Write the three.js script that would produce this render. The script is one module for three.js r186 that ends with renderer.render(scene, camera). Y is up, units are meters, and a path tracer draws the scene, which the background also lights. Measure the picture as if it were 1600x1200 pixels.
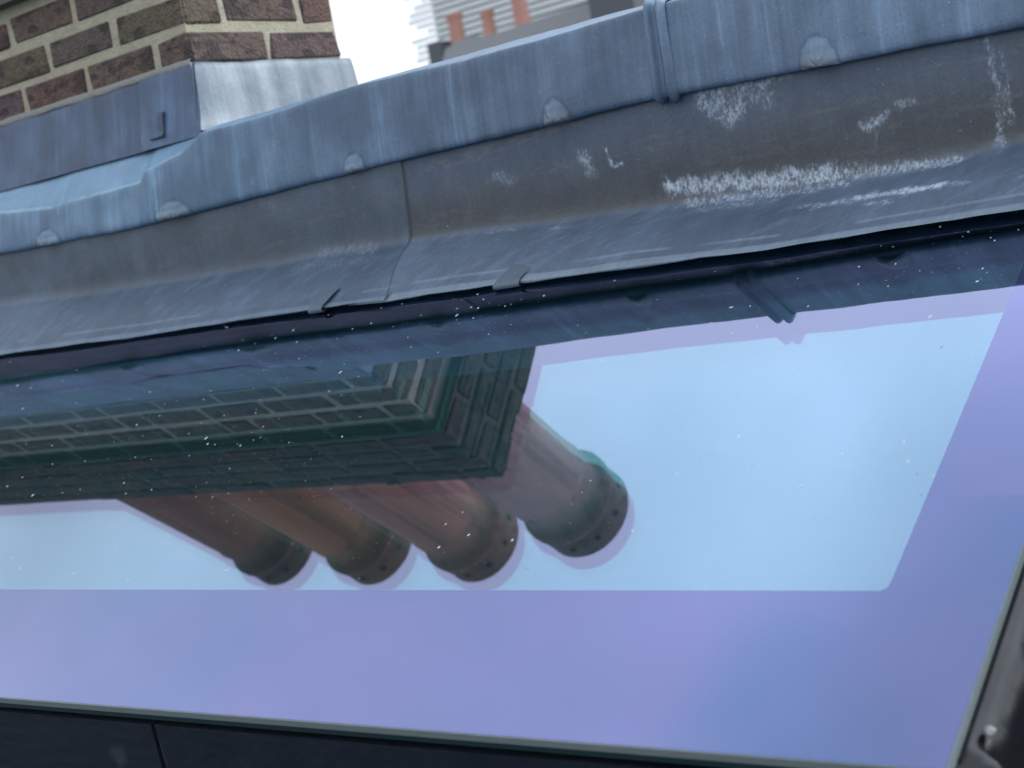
import * as THREE from 'three';
import { ConvexGeometry } from 'three/addons/geometries/ConvexGeometry.js';
import { mergeGeometries } from 'three/addons/utils/BufferGeometryUtils.js';

// ---------------------------------------------------------------- camera, sky, sun, exposure
const EYE = 9;                                        // height of the camera above the street
const scene = new THREE.Scene();
const camera = new THREE.PerspectiveCamera(28.67, 4 / 3, 0.05, 600);
camera.position.set(0, EYE, 0);
camera.up.set(0.08264903, 0.97754187, -0.19385828);
camera.lookAt(-0.61157072, EYE - 0.10383828, -0.78434614);
camera.focus = 2.05; camera.userData.fStop = 6;
scene.add(camera);
const renderer = new THREE.WebGLRenderer({ antialias: true });
renderer.toneMapping = THREE.LinearToneMapping;
renderer.toneMappingExposure = 1.0;
renderer.shadowMap.enabled = true;

function rng(seed) { let a = seed >>> 0; return () => { a = (a + 0x6D2B79F5) >>> 0; let t = a; t = Math.imul(t ^ (t >>> 15), t | 1); t ^= t + Math.imul(t ^ (t >>> 7), t | 61); return ((t ^ (t >>> 14)) >>> 0) / 4294967296; }; }
function hash(x, y, z) { let h = Math.imul(x, 374761393) ^ Math.imul(y, 668265263) ^ Math.imul(z, 1274126177); h = Math.imul(h ^ (h >>> 13), 1103515245); h ^= h >>> 16; return (h >>> 0) / 4294967296; }
const fade = (t) => t * t * (3 - 2 * t), mix = (a, b, t) => a + (b - a) * t, clamp = (x, a = 0, b = 1) => Math.min(b, Math.max(a, x));
const step = (a, b, x) => fade(clamp((x - a) / (b - a)));
function noise(x, y, z = 0) {
  const i = Math.floor(x), j = Math.floor(y), k = Math.floor(z), u = fade(x - i), v = fade(y - j), w = fade(z - k);
  const f = (c) => mix(mix(hash(i, j, c), hash(i + 1, j, c), u), mix(hash(i, j + 1, c), hash(i + 1, j + 1, c), u), v);
  return w === 0 ? f(k) : mix(f(k), f(k + 1), w);
}
function fbm(x, y, z = 0, o = 4) { let s = 0, a = 0.5, t = 0; for (let i = 0; i < o; i++) { s += a * noise(x, y, z + i * 17); t += a; a *= 0.5; x *= 2.03; y *= 2.03; } return s / t; }

// a high overcast: white and bright towards the horizon, bluer overhead, soft cloud everywhere
const SUN = new THREE.Vector3(0.58, 0.46, -0.67).normalize();
{
  const W = 1024, H = 512, d = new Float32Array(W * H * 4);
  for (let r = 0; r < H; r++) for (let c = 0; c < W; c++) {
    const e = ((r + 0.5) / H - 0.5) * Math.PI, a = ((c + 0.5) / W - 0.5) * 2 * Math.PI;
    const x = Math.cos(e) * Math.cos(a), y = Math.sin(e), z = Math.cos(e) * Math.sin(a), o = (r * W + c) * 4;
    if (y < 0) { d[o] = 0.35; d[o + 1] = 0.36; d[o + 2] = 0.38; d[o + 3] = 1; continue; }
    const up = step(0.1, 1.0, y);
    const g = clamp(x * SUN.x + y * SUN.y + z * SUN.z), glow = 1.05 * g * g;
    const n = fbm(x / (y + 0.35) * 1.7 + 7, z / (y + 0.35) * 1.7 + 3, 5, 5), cl = step(0.33, 0.72, n);
    const bright = (0.78 + 0.38 * cl) * (1 + glow) * mix(0.93, 1.15, step(0.5, 0.72, y)) * mix(1, 0.54, step(0.77, 0.95, y));
    d[o] = mix(mix(1.45, 1.22, up), 1.5, cl * 0.35) * bright;
    d[o + 1] = mix(mix(1.55, 1.38, up), 1.55, cl * 0.35) * bright;
    d[o + 2] = mix(mix(1.66, 1.60, up), 1.60, cl * 0.35) * bright; d[o + 3] = 1;
  }
  const t = new THREE.DataTexture(d, W, H, THREE.RGBAFormat, THREE.FloatType);
  t.mapping = THREE.EquirectangularReflectionMapping; t.magFilter = t.minFilter = THREE.LinearFilter; t.wrapS = THREE.RepeatWrapping; t.needsUpdate = true;
  scene.background = t; scene.environment = t;
}
const sun = new THREE.DirectionalLight(0xfff7ee, 1.5);
sun.position.copy(SUN).multiplyScalar(20).add(new THREE.Vector3(-1.5, EYE, -2));
sun.target.position.set(-1.5, EYE, -2); sun.castShadow = true; sun.shadow.radius = 30;
sun.shadow.mapSize.set(2048, 2048);
Object.assign(sun.shadow.camera, { left: -6, right: 6, top: 6, bottom: -6, near: 1, far: 60 });
scene.add(sun, sun.target);

// ---------------------------------------------------------------- helpers
// Everything is measured in metres from the camera; thing() lifts it to its height above the street.
const counts = {};
const numbered = (n) => { const k = counts[n] = (counts[n] ?? -1) + 1; return k ? `${n}_${String(k).padStart(3, '0')}` : n; };
function tag(o, label, category, group, kind) { if (label) o.userData.label = label; if (category) o.userData.category = category; if (group) o.userData.group = group; if (kind) o.userData.kind = kind; return o; }
function thing(name, label, category, base = [0, 0, 0], group) {
  const o = new THREE.Group(); o.name = numbered(name); o.position.set(base[0], base[1] + EYE, base[2]); o.userData = { label, category };
  if (group) o.userData.group = group;
  scene.add(o); return o;
}
const BASE = new THREE.Vector3();
function part(parent, name, geometry, material) {      // geometry in metres from the camera, moved into the thing's own axes
  let p = parent; BASE.set(0, 0, 0);
  while (p && p !== scene) { BASE.add(p.position); p = p.parent; }
  geometry.translate(-BASE.x, EYE - BASE.y, -BASE.z);
  const m = new THREE.Mesh(geometry, material); m.name = name; m.castShadow = m.receiveShadow = true; parent.add(m); return m;
}
function box(x0, x1, y0, y1, z0, z1) { const g = new THREE.BoxGeometry(x1 - x0, y1 - y0, z1 - z0); g.translate((x0 + x1) / 2, (y0 + y1) / 2, (z0 + z1) / 2); return g; }
const table = (rows) => (x) => { if (x <= rows[0][0]) return rows[0][1]; for (let i = 1; i < rows.length; i++) if (x <= rows[i][0]) return mix(rows[i - 1][1], rows[i][1], (x - rows[i - 1][0]) / (rows[i][0] - rows[i - 1][0])); return rows.at(-1)[1]; };
const std = (o) => new THREE.MeshStandardMaterial({ side: THREE.DoubleSide, ...o });
const lin = (r, g, b) => new THREE.Color().setRGB(r, g, b);
function texture(W, H, f, srgb) {                       // f(i, j) -> [r, g, b], linear values 0..1
  const d = new Uint8Array(W * H * 4), enc = (v) => 255 * clamp(srgb ? (v <= 0.0031308 ? v * 12.92 : 1.055 * Math.pow(v, 1 / 2.4) - 0.055) : v);
  for (let j = 0; j < H; j++) for (let i = 0; i < W; i++) { const c = f(i, j), o = (j * W + i) * 4; d[o] = enc(c[0]); d[o + 1] = enc(c[1]); d[o + 2] = enc(c[2]); d[o + 3] = 255; }
  const t = new THREE.DataTexture(d, W, H); t.magFilter = t.minFilter = THREE.LinearFilter; t.wrapS = t.wrapT = THREE.RepeatWrapping;
  if (srgb) t.colorSpace = THREE.SRGBColorSpace; t.needsUpdate = true; return t;
}
// rounds the corners of a polyline [[y, z], ...] and lays N points along it at even spacing
function soften(pts, N, times = 3) {
  for (let k = 0; k < times; k++) { const q = [pts[0]]; for (let i = 0; i < pts.length - 1; i++) { const a = pts[i], b = pts[i + 1]; q.push([mix(a[0], b[0], 0.25), mix(a[1], b[1], 0.25)], [mix(a[0], b[0], 0.75), mix(a[1], b[1], 0.75)]); } q.push(pts.at(-1)); pts = q; }
  const s = [0]; for (let i = 1; i < pts.length; i++) s.push(s[i - 1] + Math.hypot(pts[i][0] - pts[i - 1][0], pts[i][1] - pts[i - 1][1]));
  const out = []; let i = 1;
  for (let k = 0; k < N; k++) { const t = s.at(-1) * k / (N - 1); while (i < pts.length - 1 && s[i] < t) i++; const u = (t - s[i - 1]) / (s[i] - s[i - 1] || 1); out.push([mix(pts[i - 1][0], pts[i][0], u), mix(pts[i - 1][1], pts[i][1], u), t]); }
  return out;
}
// a dressed sheet: the profile at each x, swept along x, uv = (x, length along the profile) in the texture's own window
function sheet(x0, x1, nx, nv, profile, move, U0, U1, VL) {
  const pos = [], uv = [], idx = [];
  for (let i = 0; i <= nx; i++) {
    const x = mix(x0, x1, i / nx), p = profile(x);
    for (let j = 0; j < nv; j++) {
      const a = p[Math.max(0, j - 1)], b = p[Math.min(nv - 1, j + 1)], l = Math.hypot(b[0] - a[0], b[1] - a[1]) || 1, ny = -(b[1] - a[1]) / l, nz = (b[0] - a[0]) / l;
      const m = move(x, p[j][2], i / nx), s = m[1];
      pos.push(x + m[0], p[j][0] + s * ny, p[j][1] + s * nz); uv.push((x + m[0] - U0) / (U1 - U0), p[j][2] / VL);
      if (i && j) { const q = i * nv + j, r = q - nv; idx.push(r - 1, q - 1, q, r - 1, q, r); }
    }
  }
  const g = new THREE.BufferGeometry(); g.setAttribute('position', new THREE.Float32BufferAttribute(pos, 3)); g.setAttribute('uv', new THREE.Float32BufferAttribute(uv, 2)); g.setIndex(idx); g.computeVertexNormals(); return g;
}

// ---------------------------------------------------------------- the plane of the sloping glass: G(x, s, o), s metres up the slope, o above it
const NY = 0.902504, NZ = 0.4306815, HG = 0.9;
const G = (x, s, o = 0) => new THREE.Vector3(x, NY * (o - HG) + NZ * s, NZ * (o - HG) - NY * s);
const glassBasis = new THREE.Matrix4().makeBasis(new THREE.Vector3(1, 0, 0), new THREE.Vector3(0, NZ, -NY), new THREE.Vector3(0, NY, NZ));
function onGlass(g, o = 0) { g.applyMatrix4(glassBasis); const p = G(0, 0, o); g.translate(p.x, p.y, p.z); return g; }
function slab(x0, x1, s0, s1, o0, o1) { const g = new THREE.BoxGeometry(x1 - x0, s1 - s0, o1 - o0); g.translate((x0 + x1) / 2, (s0 + s1) / 2, (o0 + o1) / 2); return onGlass(g, 0); }

// ---------------------------------------------------------------- ground and house below
{
  const g = new THREE.PlaneGeometry(800, 800); g.rotateX(-Math.PI / 2);
  const t = texture(256, 256, (i, j) => { const n = 0.04 + 0.03 * fbm(i / 14, j / 14, 1); return [n, n, n * 1.03]; }, true); t.repeat.set(200, 200);
  const m = new THREE.Mesh(g, std({ map: t, roughness: 0.9 })); m.name = 'ground'; m.userData = { kind: 'structure', label: 'dark asphalt ground far below the roof' }; m.receiveShadow = true; scene.add(m);
}
const darkRender = std({ color: lin(0.05, 0.05, 0.055), roughness: 0.85 });

// ---------------------------------------------------------------- lead textures
// marks: crusts and drips of white lead carbonate, [x0, a0, x1, a1, width, strength] in metres along the sheet and down its profile
function leadTexture(W, H, U0, U1, VL, seed, look, marks = []) {
  const sx = (U1 - U0) / W, sa = VL / H;
  return texture(W, H, (i, j) => {
    const x = U0 + (i + 0.5) * sx, a = (j + 0.5) * sa;
    const streak = fbm(x * 34, a * 2.2, seed, 4), fine = fbm(x * 210, a * 9, seed + 40, 3), blot = fbm(x * 6, a * 7, seed + 80, 4), grain = fbm(x * 330, a * 330, seed + 120, 2);
    const band = fbm(x * 5 + a * 2, a * 75, seed + 160, 4), dash = fbm(x * 70, a * 260, seed + 190, 3);
    let c = look(x, a, { streak, fine, blot, grain, band, dash });
    const mid = fbm(x * 30, a * 26, seed + 330, 3), scr = Math.abs(fbm(x * 9 + a * 30, a * 42 - x * 17, seed + 350, 2) - 0.5); c = tint(c, 0.84 + 0.32 * mid); if (scr < 0.004 && mid > 0.5) c = tint(c, 1.22); if (grain > 0.74) c = tint(c, 0.8);
    const warpx = (fbm(x * 60, a * 60, seed + 200, 3) - 0.5) * 0.02, warpa = (fbm(x * 60, a * 60, seed + 230, 3) - 0.5) * 0.016;
    let w = 0;
    for (const [x0, a0, x1, a1, wd, st] of marks) {
      const dx = x1 - x0, da = a1 - a0, l2 = dx * dx + da * da, px = x + warpx - x0, pa = a + warpa - a0;
      const t = l2 ? clamp((px * dx + pa * da) / l2) : 0, d = Math.hypot(px - t * dx, pa - t * da) / wd;
      if (d < 1.7) w = Math.max(w, st * (1 - step(0.25, 1.7, d)));
    }
    if (w > 0) { const n = 0.55 * fbm(x * 420, a * 170, seed + 260, 3) + 0.25 * noise(x * 520, a * 480, seed + 270) + 0.2 * fbm(x * 75, a * 55, seed + 290, 3); const k = clamp(step(0.0, 0.48, n - 0.76 + 0.60 * w) * (0.15 + 0.75 * w) + 0.30 * w * w * n); c = [mix(c[0], 0.40, k), mix(c[1], 0.48, k), mix(c[2], 0.58, k)]; }
    const sp = noise(x * 420, a * 420, seed + 310); if (sp > 0.972 && blot > 0.45) { const k = 0.6 * (sp - 0.972) / 0.028; c = [mix(c[0], 0.5, k), mix(c[1], 0.56, k), mix(c[2], 0.64, k)]; }
    return c;
  }, true);
}
const tint = (c, k) => [c[0] * k, c[1] * k, c[2] * k];
const lerp3 = (a, b, t) => [mix(a[0], b[0], t), mix(a[1], b[1], t), mix(a[2], b[2], t)];
const capLow = table([[-3.6, 0.146], [-2.92, 0.143], [-2.47, 0.134], [-2.09, 0.139], [-1.73, 0.144], [-1.47, 0.145], [-1.18, 0.147], [-0.95, 0.138], [-0.63, 0.130], [0, 0.12]]);
const capTop = table([[-3.6, 0.238], [-2.9, 0.234], [-2.72, 0.217], [-2.42, 0.222], [-2.4, 0.241], [-2.28, 0.258], [-2.215, 0.287], [-2.06, 0.283], [-1.8, 0.291], [-1.556, 0.282], [-1.2, 0.286], [0, 0.287]]);
const SCALLOPS = [[-0.919, 0, 0.030, 0.046, 0.013], [-1.378, 0, 0.027, 0.040, 0.012], [-1.824, 0, 0.026, 0.034, 0.010], [-2.325, 0, 0.052, 0.036, 0.010], [-2.738, 0, 0.042, 0.036, 0.011]];
const capLook = (x, a, n) => {
  let c = lerp3([0.070, 0.100, 0.148], [0.160, 0.215, 0.295], clamp(0.30 + 0.9 * (n.streak - 0.45) + 1.6 * (n.blot - 0.5) + 0.2 * (n.fine - 0.5)));
  c = tint(c, 0.91 + 0.18 * n.fine + 0.10 * (n.grain - 0.5));
  for (const [sx, , w, h] of SCALLOPS) { const dx = (x - sx) / w; if (Math.abs(dx) > 1.3) continue; const v = (a - 0.020) / h, r = Math.hypot(dx, Math.max(v, 0)); c = tint(c, 1 - 0.25 * step(0.16, 0.03, Math.abs(r - 1.02)) * (dx < 0.3 ? 1 : 0.4)); c = lerp3(c, tint([0.24, 0.232, 0.215], 0.6 + 0.8 * n.grain), 0.32 * step(1.0, 0.85, r) * step(0.66, 0.30, v + 0.25 * (n.blot - 0.5) + 0.1 * (n.grain - 0.5))); c = lerp3(c, [0.20, 0.26, 0.34], 0.18 * step(1, 0.85, r) * step(0.5, 0.75, v)); }  // scallops: lit upper part painted in, beige below, dark rim mostly at left
  const at = 0.026 + capTop(x) - capLow(x), top = step(at - 0.004, at + 0.008, a); c = lerp3(c, [0.19, 0.255, 0.34], 0.6 * top); c = lerp3(c, [0.33, 0.40, 0.45], 0.55 * step(0.007, 0.002, Math.abs(a - at + 0.001)) * step(0.25, 0.5, n.blot)); c = lerp3(c, [0.20, 0.29, 0.40], 0.4 * step(0.62, 0.8, n.streak * 0.5 + n.fine * 0.5));  // top face lightened, and an edge highlight painted into the lead's colour
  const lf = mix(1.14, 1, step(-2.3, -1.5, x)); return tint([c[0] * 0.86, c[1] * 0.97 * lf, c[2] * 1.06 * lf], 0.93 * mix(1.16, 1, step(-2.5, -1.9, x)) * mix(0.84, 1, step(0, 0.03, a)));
};
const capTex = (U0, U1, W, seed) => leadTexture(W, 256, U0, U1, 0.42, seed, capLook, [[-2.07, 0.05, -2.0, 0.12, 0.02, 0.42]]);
const foldAt = table([[-3.6, 0.035], [-2.98, 0.029], [-2.32, 0.009], [-2.0, 0.007], [-1.74, 0.003], [-1.38, -0.011], [-1.15, -0.020], [-0.93, -0.029], [-0.79, -0.029], [-0.656, -0.018], [0, -0.01]]);
const edgeAt = table([[-3.6, 1.71], [-2.86, 1.699], [-2.404, 1.684], [-2.03, 1.679], [-1.87, 1.675], [-1.718, 1.666], [-1.56, 1.663], [-1.426, 1.658], [-1.386, 1.654], [-1.18, 1.645], [-0.97, 1.636], [-0.78, 1.638], [-0.62, 1.638], [0, 1.638]]);
const edgeArc = (x) => { const e = G(x, edgeAt(x), 0.01); return 0.17 - foldAt(x) + Math.hypot(e.y - foldAt(x), e.z + 2.02) - 0.012; };
const hem = (x, a, c) => { const d = edgeArc(x) - a; return lerp3(c, [0.21, 0.225, 0.24], Math.max(0.75 * step(0.007, 0.002, d) , 0.55 * step(0.0045, 0.0015, Math.abs(d - 0.022 - 0.004 * noise(x * 9, 4))) * step(0.35, 0.6, noise(x * 16, 2)))); };
const upMarks = [
  [-1.11, 0.035, -1.07, 0.06, 0.03, 0.72], [-1.1, 0.055, -1.08, 0.07, 0.022, 0.72], [-1.07, 0.035, -0.97, 0.022, 0.018, 0.66], [-1.04, 0.05, -1.02, 0.06, 0.02, 0.6],
  [-1.35, 0.085, -1.345, 0.11, 0.017, 0.68], [-1.303, 0.082, -1.302, 0.102, 0.005, 0.8], [-1.30, 0.104, -1.283, 0.107, 0.005, 0.8], [-1.535, 0.086, -1.505, 0.096, 0.012, 0.6],
  [-0.875, 0.128, -0.838, 0.117, 0.009, 0.72], [-0.818, 0.106, -0.796, 0.104, 0.008, 0.66], [-0.865, 0.12, -0.863, 0.15, 0.006, 0.55],
  [-0.683, 0.03, -0.688, 0.185, 0.006, 0.66], [-0.668, 0.06, -0.672, 0.16, 0.005, 0.6], [-0.68, 0.12, -0.68, 0.15, 0.014, 0.55],
  [-1.205, 0.156, -1.19, 0.159, 0.013, 1], [-1.205, 0.158, -0.93, 0.184, 0.017, 0.86], [-0.93, 0.185, -0.75, 0.198, 0.014, 0.74], [-1.17, 0.19, -0.91, 0.208, 0.014, 0.66], [-1.15, 0.21, -1.02, 0.222, 0.014, 0.56],
  [-0.93, 0.272, -0.83, 0.272, 0.012, 0.7], [-0.87, 0.265, -0.75, 0.274, 0.013, 0.92], [-0.75, 0.274, -0.72, 0.282, 0.010, 0.66], [-0.85, 0.292, -0.81, 0.296, 0.006, 0.7], [-0.96, 0.262, -0.9, 0.265, 0.006, 0.6], [-0.64, 0.29, -0.6, 0.29, 0.004, 0.7],
  [-1.43, 0.195, -1.38, 0.2, 0.006, 0.55], [-1.56, 0.18, -1.5, 0.185, 0.005, 0.5],
];
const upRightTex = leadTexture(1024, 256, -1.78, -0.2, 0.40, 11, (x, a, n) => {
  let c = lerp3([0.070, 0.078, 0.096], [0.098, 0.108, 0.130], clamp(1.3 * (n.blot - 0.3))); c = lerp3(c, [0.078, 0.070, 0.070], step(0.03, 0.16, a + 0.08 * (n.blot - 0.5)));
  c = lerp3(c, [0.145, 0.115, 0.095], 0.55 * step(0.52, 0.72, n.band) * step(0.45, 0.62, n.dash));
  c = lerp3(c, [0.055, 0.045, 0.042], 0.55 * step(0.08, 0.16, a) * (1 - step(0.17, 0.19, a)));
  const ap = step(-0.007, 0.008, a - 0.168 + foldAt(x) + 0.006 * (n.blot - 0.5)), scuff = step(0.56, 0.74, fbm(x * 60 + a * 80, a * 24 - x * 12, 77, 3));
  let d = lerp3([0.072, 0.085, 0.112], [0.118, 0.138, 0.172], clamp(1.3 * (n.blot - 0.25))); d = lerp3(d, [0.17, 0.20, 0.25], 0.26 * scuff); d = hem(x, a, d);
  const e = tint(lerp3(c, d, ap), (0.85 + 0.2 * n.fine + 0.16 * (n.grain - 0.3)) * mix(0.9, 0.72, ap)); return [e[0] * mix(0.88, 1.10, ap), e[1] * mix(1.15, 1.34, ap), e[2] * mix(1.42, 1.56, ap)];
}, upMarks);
const upLeftTex = leadTexture(1280, 256, -3.65, -1.70, 0.40, 23, (x, a, n) => {
  let c = lerp3([0.070, 0.080, 0.094], [0.125, 0.145, 0.170], clamp(1.5 * (n.blot - 0.3) + 0.4 * (n.streak - 0.5)));
  c = lerp3(c, [0.13, 0.115, 0.10], 0.4 * step(0.5, 0.7, n.band) * step(0.45, 0.62, n.dash));
  const ap = step(-0.010, 0.012, a - 0.168 + foldAt(x) + 0.008 * (n.blot - 0.5)), scuff = step(0.54, 0.74, fbm(x * 55 + a * 70, a * 24 - x * 12, 79, 3));
  let d = lerp3([0.075, 0.090, 0.118], [0.130, 0.150, 0.185], clamp(1.3 * (n.blot - 0.25))); d = lerp3(d, [0.19, 0.22, 0.27], 0.24 * scuff); d = hem(x, a, d);
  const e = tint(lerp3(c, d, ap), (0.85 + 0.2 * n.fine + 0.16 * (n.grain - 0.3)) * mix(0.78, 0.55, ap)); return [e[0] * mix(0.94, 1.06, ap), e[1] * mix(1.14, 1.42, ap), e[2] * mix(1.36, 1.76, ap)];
}, [[-2.45, 0.345, -2.2, 0.345, 0.016, 0.86], [-2.3, 0.33, -2.18, 0.34, 0.014, 0.74], [-2.8, 0.35, -2.45, 0.35, 0.014, 0.6], [-2.2, 0.35, -1.98, 0.352, 0.008, 0.62], [-2.1, 0.03, -2.06, 0.05, 0.012, 0.5], [-1.95, 0.16, -1.82, 0.17, 0.016, 0.5], [-2.0, 0.19, -1.8, 0.2, 0.02, 0.42]]);
const grainTex = texture(512, 256, (i, j) => { const n = 0.6 * fbm(i / 26, j / 26, 3, 4) + 0.4 * fbm(i / 4, j / 4, 9, 2); return [n, n, n]; });
const lead = (map, bx, by, o = {}) => { const b = grainTex.clone(); b.repeat.set(bx, by); b.needsUpdate = true; return std({ map, bumpMap: b, bumpScale: 0.0010, roughness: 0.52, metalness: 0.1, ...o }); };
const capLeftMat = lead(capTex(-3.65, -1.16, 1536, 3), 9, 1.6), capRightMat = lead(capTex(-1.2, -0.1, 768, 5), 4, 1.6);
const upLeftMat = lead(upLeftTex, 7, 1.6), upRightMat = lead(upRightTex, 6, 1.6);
const plainLeadTex = leadTexture(512, 256, 0, 0.8, 0.4, 31, (x, a, n) => (([r, g, b]) => [r * 0.60, g * 0.66, b * 0.76])(capLook(x + 9, a * 0.3, n)));
const litEndLeadTex = leadTexture(512, 256, 0, 0.8, 0.4, 37, (x, a, n) => tint(lerp3([0.085, 0.122, 0.165], [0.225, 0.275, 0.315], clamp(0.35 + 1.2 * (n.streak - 0.45) + 1.3 * (n.blot - 0.5))), 0.9 + 0.2 * n.fine));
const plainLead = lead(plainLeadTex, 3, 1.6), litEndLead = lead(litEndLeadTex, 3, 1.6);
const tabLead = std({ color: lin(0.068, 0.092, 0.13), roughness: 0.55, bumpMap: grainTex, bumpScale: 0.001 });

// ---------------------------------------------------------------- parapet wall in lead
const wall = thing('parapet_wall', 'low parapet wall dressed in grey lead sheets, running along the top of the skylight', 'parapet', [-1.6, -1.2, -2.25]);
part(wall, 'core', box(-5.6, 0.6, -1.2, 0.195, -2.5, -2.05), darkRender);
const capProfile = (lift = 0) => (x) => { const l = capLow(x) + 0.0025 * (fbm(x * 14, 3, 2) - 0.5), t = capTop(x);
  return soften([[l + 0.012, -2.024], [l + 0.001, -2.021], [l - 0.001, -2.009 + lift], [l + 0.012, -2.007 + lift], [mix(l, t, 0.55), -2.012 + lift], [t - 0.010, -2.017 + lift], [t - 0.001 + lift, -2.0195], [t + 0.001 + lift, -2.026], [mix(t, 0.300, 0.42) + lift, -2.047], [0.302 + lift, -2.085], [0.302 + lift, -2.2], [0.304 + lift, -2.5], [0.18, -2.515]], 128, 3); };
const dents = (seed, k = 1) => (x, a) => [0, k * (0.0065 * (fbm(x * 5, a * 6, seed, 3) - 0.5) + 0.0018 * (fbm(x * 22, a * 12, seed + 9, 3) - 0.5))];
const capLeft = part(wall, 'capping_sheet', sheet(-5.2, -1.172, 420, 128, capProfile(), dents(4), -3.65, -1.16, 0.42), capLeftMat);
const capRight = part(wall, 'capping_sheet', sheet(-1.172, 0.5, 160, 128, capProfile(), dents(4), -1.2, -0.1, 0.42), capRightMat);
// the welted joint between the two capping sheets: two ridges with a valley, dressed over the edge
{
  const ridge = (u) => 0.001 + 0.011 * Math.exp(-(((u - 0.27) / 0.15) ** 2)) + 0.013 * Math.exp(-(((u - 0.78) / 0.13) ** 2)) * (u > 0.78 ? 1 : 0.9);
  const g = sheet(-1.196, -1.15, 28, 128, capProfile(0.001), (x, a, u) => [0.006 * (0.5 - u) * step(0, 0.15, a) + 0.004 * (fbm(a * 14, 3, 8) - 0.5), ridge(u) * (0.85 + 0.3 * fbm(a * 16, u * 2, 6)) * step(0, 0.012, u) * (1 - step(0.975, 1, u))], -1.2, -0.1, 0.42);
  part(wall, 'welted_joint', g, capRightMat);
}
// pale half-round scallops pressed into the lower edge of the capping
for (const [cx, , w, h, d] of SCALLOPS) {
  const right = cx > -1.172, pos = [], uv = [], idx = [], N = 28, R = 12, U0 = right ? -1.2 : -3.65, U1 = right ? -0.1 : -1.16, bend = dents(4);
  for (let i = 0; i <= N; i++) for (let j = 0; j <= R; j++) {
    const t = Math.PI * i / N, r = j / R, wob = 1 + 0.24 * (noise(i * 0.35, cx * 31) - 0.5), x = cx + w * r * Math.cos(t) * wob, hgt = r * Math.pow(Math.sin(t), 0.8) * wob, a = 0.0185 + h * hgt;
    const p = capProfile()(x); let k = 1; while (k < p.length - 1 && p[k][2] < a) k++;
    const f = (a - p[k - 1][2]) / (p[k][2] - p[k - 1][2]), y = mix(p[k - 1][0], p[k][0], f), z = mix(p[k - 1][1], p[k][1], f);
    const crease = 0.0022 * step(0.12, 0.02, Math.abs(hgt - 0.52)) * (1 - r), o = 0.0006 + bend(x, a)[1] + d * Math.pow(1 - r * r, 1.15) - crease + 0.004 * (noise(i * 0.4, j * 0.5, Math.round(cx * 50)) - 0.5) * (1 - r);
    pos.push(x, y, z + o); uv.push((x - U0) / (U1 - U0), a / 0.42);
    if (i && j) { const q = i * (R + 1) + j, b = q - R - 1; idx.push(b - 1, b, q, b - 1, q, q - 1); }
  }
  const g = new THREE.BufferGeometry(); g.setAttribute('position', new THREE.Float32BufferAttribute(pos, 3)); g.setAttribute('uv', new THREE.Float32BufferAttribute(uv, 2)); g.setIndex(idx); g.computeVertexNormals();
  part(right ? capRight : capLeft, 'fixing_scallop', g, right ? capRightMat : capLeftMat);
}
// upstand sheets with the apron that laps on to the glass
const upProfile = (lift, wave) => (x) => {
  const f = foldAt(x), s = edgeAt(x) + 0.005 * (fbm(x * 11, wave, 3) - 0.5), o = mix(0.005, 0.010, step(-2.4, -0.9, x)) + lift * 0.6 + 0.004 * (fbm(x * 5, wave, 7) - 0.4), e = G(x, s, o), h = G(x, s + 0.004, o - 0.0035), k = G(x, s + 0.05, o - 0.004), m = [mix(f, e.y, 0.5) + 0.006, mix(-2.02, e.z, 0.5) + 0.004];
  return soften([[0.17, -2.024 + lift], [0.06, -2.025 + lift], [f + 0.014, -2.0255 + lift], [f + 0.001, -2.020 + lift], [f - 0.007, -2.008 + lift], m, [e.y + 0.004, e.z - 0.008], [e.y, e.z], [h.y, h.z], [k.y, k.z]], 90, 3);
};
const lapBend = (x, a, u) => step(0.93, 1, u) * (a < 0.17 ? -0.014 * step(0.02, 0.17, a) : mix(-0.014, 0.022, step(0.17, 0.36, a)));
const upLeft = part(wall, 'upstand_sheet', sheet(-5.2, -1.727, 400, 90, upProfile(0.0042, 5), (x, a, u) => [lapBend(x, a, u), dents(15, 0.9)(x, a)[1]], -3.65, -1.70, 0.40), upLeftMat);
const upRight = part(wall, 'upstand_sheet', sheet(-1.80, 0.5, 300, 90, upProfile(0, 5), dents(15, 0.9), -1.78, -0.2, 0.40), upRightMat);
{ // rim of the left sheet where it laps over the right one
  const p = upProfile(0.0042, 5)(-1.727), pos = [], idx = [];
  p.forEach(([y, z, a], i) => { const x = -1.727 + lapBend(-1.727, a, 1), d = dents(15, 0.9)(-1.727, a)[1]; const q = p[Math.min(89, i + 1)], r = p[Math.max(0, i - 1)], l = Math.hypot(q[0] - r[0], q[1] - r[1]), ny = -(q[1] - r[1]) / l, nz = (q[0] - r[0]) / l; pos.push(x, y + d * ny, z + d * nz, x + 0.001, y + (d + 0.0048) * ny, z + (d + 0.0048) * nz); if (i) idx.push(2 * i - 2, 2 * i, 2 * i + 1, 2 * i - 2, 2 * i + 1, 2 * i - 1); });
  const g = new THREE.BufferGeometry(); g.setAttribute('position', new THREE.Float32BufferAttribute(pos, 3)); g.setIndex(idx); g.computeVertexNormals();
  part(upLeft, 'lap_edge', g, std({ color: lin(0.10, 0.11, 0.12), roughness: 0.6 }));
}
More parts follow.
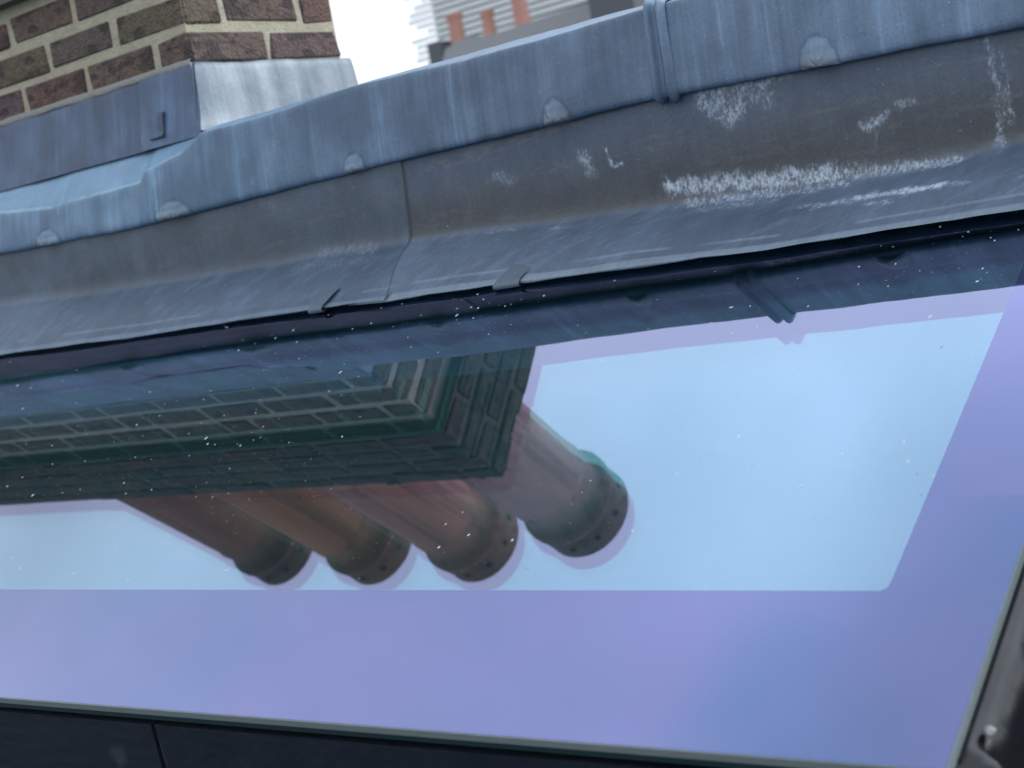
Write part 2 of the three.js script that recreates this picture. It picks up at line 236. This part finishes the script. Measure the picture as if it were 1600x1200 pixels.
// lead tabs folded over the apron's edge
for (const [x, w, len, up] of [[-1.44, 0.026, 0.055, upRight], [-1.877, 0.017, 0.045, upLeft]]) {
  const s = edgeAt(x), P = (t, o) => { const e = G(x, s, x < -1.7 ? 0.009 : 0.008), f = [foldAt(x) - 0.012, -1.998]; const L = Math.hypot(e.y - f[0], e.z - f[1]), dy = (e.y - f[0]) / L, dz = (e.z - f[1]) / L; return [e.y - dy * t - dz * -o * -1 * 0 + o * dz, e.z - dz * t - o * dy]; };
  const prof = soften([P(len, 0.001), P(len - 0.004, 0.004), P(0.01, 0.0045), P(-0.005, 0.003), P(-0.006, -0.006), P(0.01, -0.008)], 20, 2);
  const g = sheet(x - w, x + w, 10, 20, () => prof, (xx, a, u) => [0.02 * clamp(1 - a / len) * 0.9, 0.003 * (fbm(xx * 60, a * 60, 4) - 0.5)], -1.78, -0.2, 0.4);
  part(up, 'fixing_tab', g, tabLead);
}

// ---------------------------------------------------------------- chimney stack
const brickGrain = texture(512, 512, (i, j) => { const n = fbm(i / 14, j / 14, 1, 4), m = fbm(i / 60, j / 34, 5, 4), g = noise(i / 3, j / 3, 8), y = fbm(i / 50, j / 50, 15, 4); let c = tint([0.86, 0.86, 0.86], 0.62 + 0.6 * n); c = lerp3(c, [0.30, 0.33, 0.40], 0.85 * step(0.5, 0.63, m)); c = lerp3(c, [0.95, 1.0, 0.75], 0.6 * step(0.56, 0.7, y)); return tint(c, g > 0.88 ? 1.35 : g < 0.1 ? 0.7 : 1); }, true);
const mortarGrain = texture(256, 256, (i, j) => { const n = fbm(i / 20, j / 20, 6, 4), g = noise(i / 2.2, j / 2.2, 5), k = 0.74 + 0.3 * n + 0.14 * (g - 0.5); return [k, k * 0.99, k * 0.96]; }, true);
const rough = texture(256, 256, (i, j) => { const n = 0.6 * fbm(i / 12, j / 12, 2, 4) + 0.4 * noise(i / 2.5, j / 2.5, 3); return [n, n, n]; });
const brickMats = [[0.115, 0.080, 0.070], [0.13, 0.074, 0.066], [0.105, 0.082, 0.072], [0.12, 0.094, 0.066], [0.110, 0.074, 0.076], [0.13, 0.088, 0.072], [0.11, 0.086, 0.068]].map((c) => std({ color: lin(...c), map: brickGrain, bumpMap: rough, bumpScale: 0.009, roughness: 0.9 }));
const sootMats = [[0.075, 0.07, 0.058], [0.10, 0.085, 0.062], [0.06, 0.058, 0.05], [0.095, 0.07, 0.058], [0.085, 0.085, 0.06]].map((c) => std({ color: lin(...c), map: brickGrain, bumpMap: rough, bumpScale: 0.005, roughness: 0.95 }));
const mortar = std({ color: lin(0.36, 0.34, 0.26), map: mortarGrain, bumpMap: rough, bumpScale: 0.004, roughness: 0.95 });
const sootMortar = std({ color: lin(0.105, 0.105, 0.085), map: mortarGrain, bumpMap: rough, bumpScale: 0.004, roughness: 0.95 });
const mossTex = texture(256, 256, (i, j) => { const n = fbm(i / 16, j / 16, 4, 4), m = step(0.45, 0.62, n); return lerp3([0.10, 0.10, 0.085], [0.055, 0.085, 0.035], m).map((v) => v * (0.6 + 0.8 * noise(i / 2, j / 2, 6))); }, true);
const moss = std({ map: mossTex, bumpMap: rough, bumpScale: 0.01, roughness: 1 });
const cubeUV = (g, seed) => { const p = g.attributes.position, n = g.attributes.normal, uv = [], o = rng(seed), du = o() * 5, dv = o() * 5; for (let i = 0; i < p.count; i++) { const ax = Math.abs(n.getX(i)), ay = Math.abs(n.getY(i)), az = Math.abs(n.getZ(i)); const a = ax > ay && ax > az ? [p.getZ(i), p.getY(i)] : ay > az ? [p.getX(i), p.getZ(i)] : [p.getX(i), p.getY(i)]; uv.push(a[0] / 0.30 + du, a[1] / 0.30 + dv); } g.setAttribute('uv', new THREE.Float32BufferAttribute(uv, 2)); return g; };
function brickShape(w, h, d, seed) {                     // a worn brick: chamfered, corners uneven
  const r = rng(seed), pts = [], c = 0.0045;
  for (const sx of [-1, 1]) for (const sy of [-1, 1]) for (const sz of [-1, 1]) {
    const k = c * (0.5 + 1.6 * r()), jx = (r() - 0.5) * 0.006, jy = (r() - 0.5) * 0.005, jz = (r() - 0.5) * 0.004;
    const X = sx * w / 2 + jx, Y = sy * h / 2 + jy, Z = sz * d / 2 + jz;
    pts.push(new THREE.Vector3(X - sx * k, Y - sy * k, Z), new THREE.Vector3(X - sx * k, Y, Z - sz * k), new THREE.Vector3(X, Y - sy * k, Z - sz * k));
  }
  return cubeUV(new ConvexGeometry(pts), seed);
}
const variants = {}; const shapeOf = (kind, w, d, v) => (variants[kind + v] ??= brickShape('sch'.includes(kind[0]) ? w - 0.0025 : w, kind.endsWith('d') ? 0.052 : 0.063, 'te'.includes(kind[0]) ? d - 0.0025 : d, kind.charCodeAt(0) * 100 + v * 7 + 1));
const CX = -2.2815, CZ = -2.101, CY = 0.4305, DEPTH = 0.44, LEFT = -5.0;
const stack = thing('chimney_stack', 'brown brick chimney stack with pale mortar and a lead flashing at its foot', 'chimney', [-3.6, -1.2, CZ - DEPTH / 2]);
const shaft = part(stack, 'shaft', (() => { const g = box(LEFT + 0.004, CX - 0.004, -1.2, CY + 0.24, CZ - DEPTH + 0.003, CZ - 0.003); return cubeUV(g, 3); })(), mortar);
const head = part(stack, 'oversailing_head', cubeUV(box(LEFT - 0.02, CX + 0.03, CY + 0.241, CY + 0.483, CZ - DEPTH - 0.026, CZ + 0.031), 5), sootMortar);
{
  const R = rng(77);
  const put = (owner, kind, w, d, x, y, z, dark) => {
    const mats = dark ? sootMats : brickMats, m = new THREE.Mesh(shapeOf(kind + (dark ? 'd' : ''), w, d, Math.floor(R() * 5)), mats[Math.floor(R() * mats.length)]);
    m.name = numbered('brick'); m.castShadow = m.receiveShadow = true;
    m.position.set(x - stack.position.x - owner.position.x, y + EYE - stack.position.y - owner.position.y, z - stack.position.z - owner.position.z + (R() - 0.5) * 0.002);
    if (R() < 0.5) m.rotation.y = Math.PI; owner.add(m);
  };
  for (let k = 0; k < 7; k++) {
    const dark = k >= 3, e = dark ? 0.035 : 0, y = dark ? CY + 0.241 + 0.062 * (k - 3) + 0.030 : CY + 0.075 * k + 0.034, x1 = CX + e, z1 = CZ + e, zb = CZ - DEPTH - e, owner = dark ? head : shaft;
    // front face: even courses have a header on the corner, odd ones a stretcher
    let x = x1; const even = k % 2 === 0;
    if (even) { put(owner, 'h', 0.1025, 0.215, x - 0.049, y, z1 - 0.1075, dark); x -= 0.1125; } else { put(owner, 's', 0.215, 0.1025, x - 0.10525, y, z1 - 0.05125, dark); x -= 0.225; }
    let i = 0;
    while (x > LEFT + 0.22) { const hd = (i + k) % 5 === 4; const w = hd ? 0.1025 : 0.215; put(owner, hd ? 'c' : 's', w, 0.1025, x - w / 2, y, z1 - 0.05125 + (hd ? 0 : 0), dark); x -= w + 0.01; i++; }
    // end face
    let z = z1 - (even ? 0.225 : 0.1125); const rest = even ? [0.215] : [0.215, 0.1025];
    for (const l of rest) { const last = l === rest.at(-1), d = last ? z - zb : l; put(owner, last ? 'e' + k : 't', 0.1025, d, x1 - 0.05125, y, z - d / 2, dark); z -= d + 0.01; }
  }
  // weathered mortar flaunching with moss, uneven at its edge
  const g = new THREE.PlaneGeometry(CX + 0.025 - LEFT, DEPTH + 0.05, 220, 30); g.rotateX(-Math.PI / 2); g.translate((CX + 0.025 + LEFT) / 2, 0, CZ - DEPTH / 2);
  const p = g.attributes.position;
  for (let i = 0; i < p.count; i++) { const x = p.getX(i), z = p.getZ(i), d = Math.min(CX + 0.025 - x, CZ + 0.025 - z, z - (CZ - DEPTH - 0.025)); p.setY(i, CY + 0.474 + 0.025 * step(0, 0.16, d) + 0.045 * (fbm(x * 16, z * 16, 6, 4) - 0.4) + 0.02 * (fbm(x * 60, z * 60, 7, 2) - 0.5)); p.setX(i, x + 0.012 * (fbm(x * 25, z * 25, 8) - 0.5)); p.setZ(i, z + 0.03 * (fbm(x * 22, z * 9, 9, 4) - 0.5)); }
  g.computeVertexNormals(); part(head, 'flaunching', g, moss);
}
// lead at the chimney's foot: darker piece along the front, end piece coloured paler as if lit by the sky it faces, pointed into the lowest joint
{
  const front = (x0, x1, o, mat, name) => part(stack, name, sheet(x0, x1, 120, 24, (x) => soften([[0.435, -2.104], [0.431, -2.095 + o], [0.40, -2.088 + o], [0.34, -2.076 + o], [0.304, -2.066 + o], [0.284, -2.062 + o]], 24, 2), (x, a, u) => [x1 > -2.3 ? 0.014 * clamp(a / 0.13) * u ** 3 : 0, 0.006 * (fbm(x * 8, a * 8, 21, 3) - 0.5)], x0, x0 + 0.8, 0.4), mat);
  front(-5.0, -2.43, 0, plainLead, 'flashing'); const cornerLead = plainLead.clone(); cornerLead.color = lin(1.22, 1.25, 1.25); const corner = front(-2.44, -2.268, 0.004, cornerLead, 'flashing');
  const g = sheet(-0.014, 0.46, 40, 24, (x) => soften([[0.432, 0.0], [0.429, 0.008], [0.40, 0.011], [0.33, 0.014], [0.305, 0.018], [0.294, 0.026]], 24, 2), (x, a, u) => [-0.024 * clamp(a / 0.13) * (1 - u) ** 3, 0.007 * (fbm(x * 9, a * 9, 25, 3) - 0.5)], 0, 0.8, 0.4);
  g.rotateY(Math.PI / 2); g.translate(CX, 0, CZ); part(stack, 'flashing', g, litEndLead);
  const tab = sheet(-2.402, -2.362, 8, 16, () => soften([[0.352, -2.072], [0.350, -2.066], [0.31, -2.060], [0.302, -2.052], [0.300, -2.060]], 16, 2), (x, a) => [0, 0.004 * (fbm(x * 50, a * 50, 4) - 0.5)], -2.6, -1.8, 0.4); part(corner, 'fixing_tab', tab, plainLead);
  const f = sheet(-5, CX, 200, 8, (x) => soften([[0.442, -2.100], [0.438, -2.094], [0.429 - 0.008 * fbm(x * 30, 2, 3), -2.092], [0.427, -2.099]], 8, 1), (x, a) => [0, 0.003 * (fbm(x * 40, a * 90, 3) - 0.5)], -5, -4.8, 0.2);
  part(stack, 'pointing', f, std({ color: lin(0.21, 0.21, 0.20), roughness: 0.95, bumpMap: rough, bumpScale: 0.004 }));
}

// ---------------------------------------------------------------- chimney pots (seen mirrored in the skylight)
const soot = (clay, seed, sooty, green) => texture(256, 256, (i, j) => { const u = i / 256, v = j / 255, n = fbm(i / 22, j / 22, seed, 4), s = step(0.12, 0.52, v * (0.6 + 0.5 * sooty) + 0.35 * (n - 0.5)) * (0.30 + 0.5 * sooty); let c = tint(clay, 0.45 + 0.9 * n); c = lerp3(c, [0.03, 0.024, 0.02], 0.4 * step(0.52, 0.72, fbm(i / 9, j / 30, seed + 9, 4))); c = lerp3(c, [0.03, 0.024, 0.02], clamp(s)); const k = green * step(0.40, 0.52, fbm(i / 14, j / 14, seed + 5, 4)) * step(0.42, 0.47, v) * step(0.29, 0.35, u) * step(0.47, 0.42, u); return lerp3(c, [0.05, 0.085, 0.06], 0.8 * k); }, true);
const hole = std({ color: lin(0.012, 0.01, 0.01), roughness: 0.9 });
function makePot(label, x, top, map, scale = 1) {
  const y0 = 0.955, H = top - y0, r = (y, q) => new THREE.Vector2(q * scale, y);
  const t = thing('chimney_pot', label, 'chimney pot', [x, y0, -2.2], 'clay pots in a row on the chimney stack');
  const prof = [r(-0.06, 0.126), r(0.0, 0.126), r(0.02, 0.1245), r(H - 0.225, 0.117), r(H - 0.218, 0.1205), r(H - 0.211, 0.117), r(H - 0.205, 0.1205), r(H - 0.198, 0.117), r(H - 0.155, 0.116), r(H - 0.135, 0.128), r(H - 0.115, 0.138), r(H - 0.098, 0.137), r(H - 0.088, 0.129), r(H - 0.08, 0.1265), r(H - 0.05, 0.130), r(H - 0.008, 0.1325), r(H, 0.128), r(H, 0.112), r(H - 0.09, 0.100), r(H - 0.6, 0.098)];
  const body = new THREE.Mesh(new THREE.LatheGeometry(prof, 56), std({ map, roughness: 0.75, bumpMap: rough, bumpScale: 0.003 })); body.name = 'pot_body'; body.castShadow = body.receiveShadow = true; t.add(body);
  for (let k = 0; k < 10; k++) { const a = 2 * Math.PI * (k + 0.3) / 10, m = new THREE.Mesh(new THREE.CylinderGeometry(0.009, 0.009, 0.012, 14), hole); m.name = 'vent_hole'; m.rotation.set(0, -a, 0); m.rotateZ(Math.PI / 2); m.position.set(Math.cos(a) * 0.1255 * scale, H - 0.05, Math.sin(a) * 0.1255 * scale); t.add(m); }
  return t;
}
makePot('dark brown clay chimney pot furthest from the open end of the stack', -3.741, 1.617, soot([0.27, 0.105, 0.066], 3, 0.75, 0));
makePot('tan brown clay chimney pot second from the far end of the stack', -3.305, 1.615, soot([0.40, 0.155, 0.070], 13, 0.7, 0));
makePot('salmon coloured clay chimney pot with sooty rim beside the shorter pot', -2.868, 1.596, soot([0.46, 0.19, 0.13], 23, 0.65, 0));
makePot('shorter buff clay chimney pot with green on one side of its rim', -2.368, 1.420, soot([0.46, 0.275, 0.245], 33, 0.65, 1));  // last argument of soot colours part of the rim green

// ---------------------------------------------------------------- skylight
const X0 = -3.62, XR = -0.482, XI = -0.594, S0 = 0.761, SI = 0.967, S1 = 1.745;
const sky = thing('roof_skylight', 'large frameless glass skylight with wide violet border, sloping up to the lead parapet', 'skylight', [-1.9, -1.2, -1.5]);
{
  const f = new THREE.Shape([[X0, S0], [XR, S0], [XR, S1], [X0, S1]].map((p) => new THREE.Vector2(...p)));
  const clearPts = [[X0 + 0.11, SI], [XI - 0.0075, SI], [XI - 0.0015, SI + 0.004], [XI, SI + 0.009], [XI, S1 - 0.004], [X0 + 0.11, S1 - 0.004]].map((p) => new THREE.Vector2(...p));
  f.holes.push(new THREE.Path(clearPts));
  const tone = texture(512, 256, (i, j) => { const n = fbm(i / 60, j / 60, 14, 3), k = 0.93 + 0.14 * n; return [clamp(k * (0.92 + 0.5 * (n - 0.48))), clamp(k * 0.94), clamp(k * 0.97)]; });
  const frit = onGlass(new THREE.ShapeGeometry(f)); { const uv = frit.attributes.uv; for (let i = 0; i < uv.count; i++) uv.setXY(i, uv.getX(i) / 2.2, uv.getY(i) / 1.1); }
  part(sky, 'printed_border', frit, std({ color: lin(0.188, 0.204, 0.370), map: tone, metalness: 1, roughness: 0.02 }));
  const outer = part(sky, 'outer_pane', onGlass(new THREE.ShapeGeometry(new THREE.Shape(clearPts))), std({ color: lin(0.465, 0.46, 0.71), metalness: 1, roughness: 0.0, transparent: true, opacity: 0.44 }));
  part(sky, 'middle_pane', onGlass(new THREE.PlaneGeometry(XR - X0 - 0.03, S1 - S0 - 0.04).translate((X0 + XR) / 2, (S0 + S1) / 2, 0), -0.022), std({ color: lin(0.14, 0.65, 0.64), metalness: 0.96, roughness: 0.0, transparent: true, opacity: 0.6 }));
  part(sky, 'inner_pane', onGlass(new THREE.PlaneGeometry(XR - X0 - 0.03, S1 - S0 - 0.04).translate((X0 + XR) / 2, (S0 + S1) / 2, 0), -0.036), new THREE.MeshPhysicalMaterial({ color: lin(0.012, 0.040, 0.048), roughness: 0.03, ior: 2.0, specularColor: lin(0.55, 1, 0.95), side: THREE.DoubleSide }));
  const edge = std({ color: lin(0.19, 0.235, 0.245), roughness: 0.35, bumpMap: rough, bumpScale: 0.0005 });
  part(sky, 'glass_edge', slab(X0, XR + 0.0015, S0 - 0.0015, S0 + 0.001, -0.0098, -0.0004), edge);
  part(sky, 'glass_edge', slab(XR - 0.001, XR + 0.0015, S0 + 0.001, S1, -0.0098, -0.0004), edge);
  const gasket = std({ color: lin(0.008, 0.009, 0.01), roughness: 0.5 });
  part(sky, 'gasket', slab(X0, XR - 0.006, S0 + 0.004, S0 + 0.03, -0.0155, -0.0100), gasket); part(sky, 'gasket', slab(XR - 0.03, XR - 0.003, S0 + 0.03, S1, -0.027, -0.0100), gasket);
  const teal = std({ color: lin(0.012, 0.04, 0.05), roughness: 0.15 });
  part(sky, 'inner_pane_edge', slab(X0, XR - 0.004, S0 + 0.003, S0 + 0.03, -0.023, -0.0158), teal);
  // kerb: dark cladding panels under the front edge, with an open seam
  const panelTex = texture(512, 128, (i, j) => { const n = fbm(i / 30, j / 30, 2, 4), s = step(0.62, 0.8, fbm(i / 12, j / 12, 7, 4)) * step(0.45, 0.6, fbm(i / 70, j / 70, 12)), k = 0.75 + 0.5 * n; return [0.0045 * k + 0.018 * s, 0.0095 * k + 0.018 * s, 0.0185 * k + 0.018 * s]; }, true); 
  const panelMat = new THREE.MeshPhysicalMaterial({ side: THREE.DoubleSide, specularIntensity: 0.35, map: panelTex, roughness: 0.55, bumpMap: rough, bumpScale: 0.0015 });
  const panel = (x0, x1, sk0, sk1) => { const g = new THREE.BoxGeometry(x1 - x0, 0.69, 0.02, 60, 14, 1); const p = g.attributes.position; for (let i = 0; i < p.count; i++) { const v = p.getY(i) / 0.69, u = (p.getX(i) - (x0 - x1) / 2) / (x1 - x0), sk = mix(sk0, sk1, u); p.setX(i, p.getX(i) + (v - 0.5) * -sk * 0.69); p.setZ(i, p.getZ(i) + 0.005 * (fbm((p.getX(i) + x0) * 7, v * 4, 3, 3) - 0.5)); } g.computeVertexNormals(); g.translate((x0 + x1) / 2, -0.51 - 0.345, -1.096); return g; };
  part(sky, 'kerb_panel', panel(X0, -1.4865, 0, 0.09), panelMat); part(sky, 'kerb_panel', panel(-1.480, -0.52, 0.09, 0), panelMat);
  part(sky, 'kerb', box(X0 + 0.02, -0.53, -1.2, -0.535, -1.9, -1.115), gasket);
  // side: black lead dressed down the kerb, bulging below the glass and folded at the corner
  const blackLead = std({ color: lin(0.007, 0.0085, 0.012), roughness: 0.25, metalness: 0, bumpMap: grainTex, bumpScale: 0.0002 });
  const pos = [], uv = [], idx = [], N = 150, K = 44;
  const prof = soften([[-0.024, -0.512], [-0.038, -0.504], [-0.043, -0.490], [-0.054, -0.475], [-0.080, -0.468], [-0.11, -0.478], [-0.2, -0.484], [-0.5, -0.486]], K, 3);
  for (let i = 0; i <= N; i++) for (let j = 0; j < K; j++) {
    const s = mix(0.74, 1.8, i / N), [o, x, a] = prof[j], fold = Math.exp(-(((s - 0.812 - 0.02 * a) / 0.012) ** 2)), below = 1 - step(0.80, 0.815, s);
    const q = G(x + 0.012 * (fbm(s * 9, a * 9, 31, 4) - 0.5) + 0.002 * (fbm(s * 22, a * 14, 33, 2) - 0.5) + 0.010 * fold * step(0.01, 0.05, a) - 0.014 * below + 0.004 * below * Math.sin(a * 160 + s * 60), s, o);
    pos.push(q.x, q.y, q.z); uv.push(s * 3, a * 3); if (i && j) { const c = i * K + j, b = c - K; idx.push(b - 1, b, c, b - 1, c, c - 1); }
  }
  const g = new THREE.BufferGeometry(); g.setAttribute('position', new THREE.Float32BufferAttribute(pos, 3)); g.setAttribute('uv', new THREE.Float32BufferAttribute(uv, 2)); g.setIndex(idx); g.computeVertexNormals();
  const side = part(sky, 'side_flashing', g, blackLead);
  const lump = new THREE.IcosahedronGeometry(0.0052, 3); { const p = lump.attributes.position; for (let i = 0; i < p.count; i++) { const k = 0.75 + 0.6 * fbm(p.getX(i) * 200 + 5, p.getY(i) * 200 + 5, Math.round(p.getZ(i) * 200), 2); p.setXYZ(i, p.getX(i) * k, p.getY(i) * k * 0.7, p.getZ(i) * k); } lump.computeVertexNormals(); const c = G(-0.479, 0.842, -0.042); lump.translate(c.x, c.y, c.z); }
  part(side, 'pale_lump', lump, std({ color: lin(0.32, 0.34, 0.35), roughness: 0.6 }));  // small pale lump near the corner fold
  // dust and dried drops lying on the glass
  const R = rng(5), n = 1400, speck = new THREE.InstancedMesh(new THREE.OctahedronGeometry(1, 1), std({ color: lin(0.50, 0.54, 0.56), roughness: 0.9 }), n), M = new THREE.Matrix4(), Q = new THREE.Quaternion(), rot = new THREE.Quaternion().setFromRotationMatrix(glassBasis), off = new THREE.Vector3(-1.9, -1.2, -1.5);
  for (let i = 0; i < n; i++) {
    let x, s; do { x = mix(-3.1, XI, R()); s = mix(SI, 1.69, R()); } while (fbm(x * 3, s * 3, 9) < 0.32 + 0.3 * R());
    const size = 0.00034 + 0.0013 * Math.pow(R(), 6), long = R() < 0.12 ? 2.6 : 1 + 0.6 * R();
    Q.setFromAxisAngle(new THREE.Vector3(0, 0, 1), R() < 0.5 ? 1.1 + 0.4 * R() : R() * 3); Q.premultiply(rot);
    M.compose(G(x, s, 0.0001).sub(off), Q, new THREE.Vector3(size * long, size, size * 0.35)); speck.setMatrixAt(i, M);
  }
  speck.name = 'dust'; speck.userData.kind = 'stuff'; speck.castShadow = speck.receiveShadow = true; sky.add(speck);
}
{ // the roof under the skylight and the house wall down to the street
  const o = thing('house_building', 'dark walls of the house below the roof skylight', 'house', [-2.5, -EYE, -2]);
  part(o, 'wall', box(-5.6, 0.6, -EYE, -1.22, -2.5, 2.5), std({ color: lin(0.22, 0.16, 0.13), roughness: 0.9 }));
  part(o, 'flat_roof', box(-5.65, 0.65, -1.22, -1.2, -2.55, 2.55), darkRender);
}

// ---------------------------------------------------------------- houses behind, out of focus
{
  const D = -30, white = std({ color: lin(0.60, 0.63, 0.64), roughness: 0.7 }), gap = std({ color: lin(0.26, 0.29, 0.31), roughness: 0.9 }), slate = std({ color: lin(0.25, 0.265, 0.29), roughness: 0.8 }), clay = std({ color: lin(0.38, 0.20, 0.165), roughness: 0.85 }), dark = std({ color: lin(0.09, 0.10, 0.115), roughness: 0.9 });
  const b = thing('boarded_house', 'white boarded house far behind the parapet', 'house', [-21.5, -EYE, D - 3]);
  part(b, 'wall', box(-25.3, -18.7, -EYE, 9, D - 5, D - 2.05), gap);
  for (let i = 0; i < 44; i++) { const y = 1.2 + i * 0.17, R = hash(i, 3, 9); const g = new THREE.BoxGeometry(6.9 + 0.7 * R, 0.105, 0.04); g.rotateX(-0.25); g.translate(-22.1 - 0.28 * R, y, D - 2); const m = part(b, 'board', g, white); m.name = numbered('board'); }
  const r = thing('slate_house', 'grey slate roofed house in front of the white boarded house', 'house', [-20, -EYE, D]);
  const roofShape = new THREE.Shape([[-23.9, 3.0], [-22.95, 4.48], [-22.2, 4.62], [-21.6, 4.5], [-17.2, 4.62], [-16.2, 2.6]].map((p) => new THREE.Vector2(...p)));
  part(r, 'wall', box(-23.6, -16.4, -EYE, 3.0, D - 1.9, D + 2), std({ color: lin(0.3, 0.26, 0.22), roughness: 0.9 }));
  const g = new THREE.ExtrudeGeometry(roofShape, { depth: 1.6, bevelEnabled: false }); g.translate(0, 0, D - 0.9); part(r, 'roof', g, slate);
  const st = box(-23.75, -23.35, 3.2, 4.75, D - 0.2, D + 0.4); part(r, 'bracket', st, dark);
  const pots = [[-23.05, 4.35, 5.35, 0.21], [-22.05, 4.5, 5.18, 0.17], [-21.05, 4.5, 5.9, 0.2]];
  ['leftmost of the three red clay chimney pots far behind the parapet', 'short middle red clay chimney pot of the far three', 'tall right red clay chimney pot of the far three'].forEach((l, i) => { const [x, y0, y1, q] = pots[i]; const t = thing('clay_chimney_pot', l, 'chimney pot', [x, y0, D], 'red clay pots on the far slate roof'); const m = new THREE.Mesh(new THREE.LatheGeometry([[q * 1.15, 0], [q * 1.15, 0.08], [q, 0.14], [q * 0.85, y1 - y0 - 0.14], [q * 1.05, y1 - y0 - 0.1], [q * 1.05, y1 - y0], [q * 0.75, y1 - y0], [q * 0.7, 0.2]].map((p) => new THREE.Vector2(...p)), 24), clay); m.name = 'pot_body'; m.castShadow = m.receiveShadow = true; t.add(m); });
  const c = thing('dark_chimney', 'dark grey chimney block far behind, beside the joint of the capping', 'chimney', [-18.1, 4, D + 2]);
  part(c, 'shaft', box(-17.6, -16.5, 2.0, 6.4, D + 1.4, D + 2.4), dark); part(c, 'cap', box(-17.7, -16.4, 6.4, 6.6, D + 1.3, D + 2.5), slate);
}

scene.traverse((o) => { if (o.isMesh) o.castShadow = o.receiveShadow = true; });
renderer.render(scene, camera);
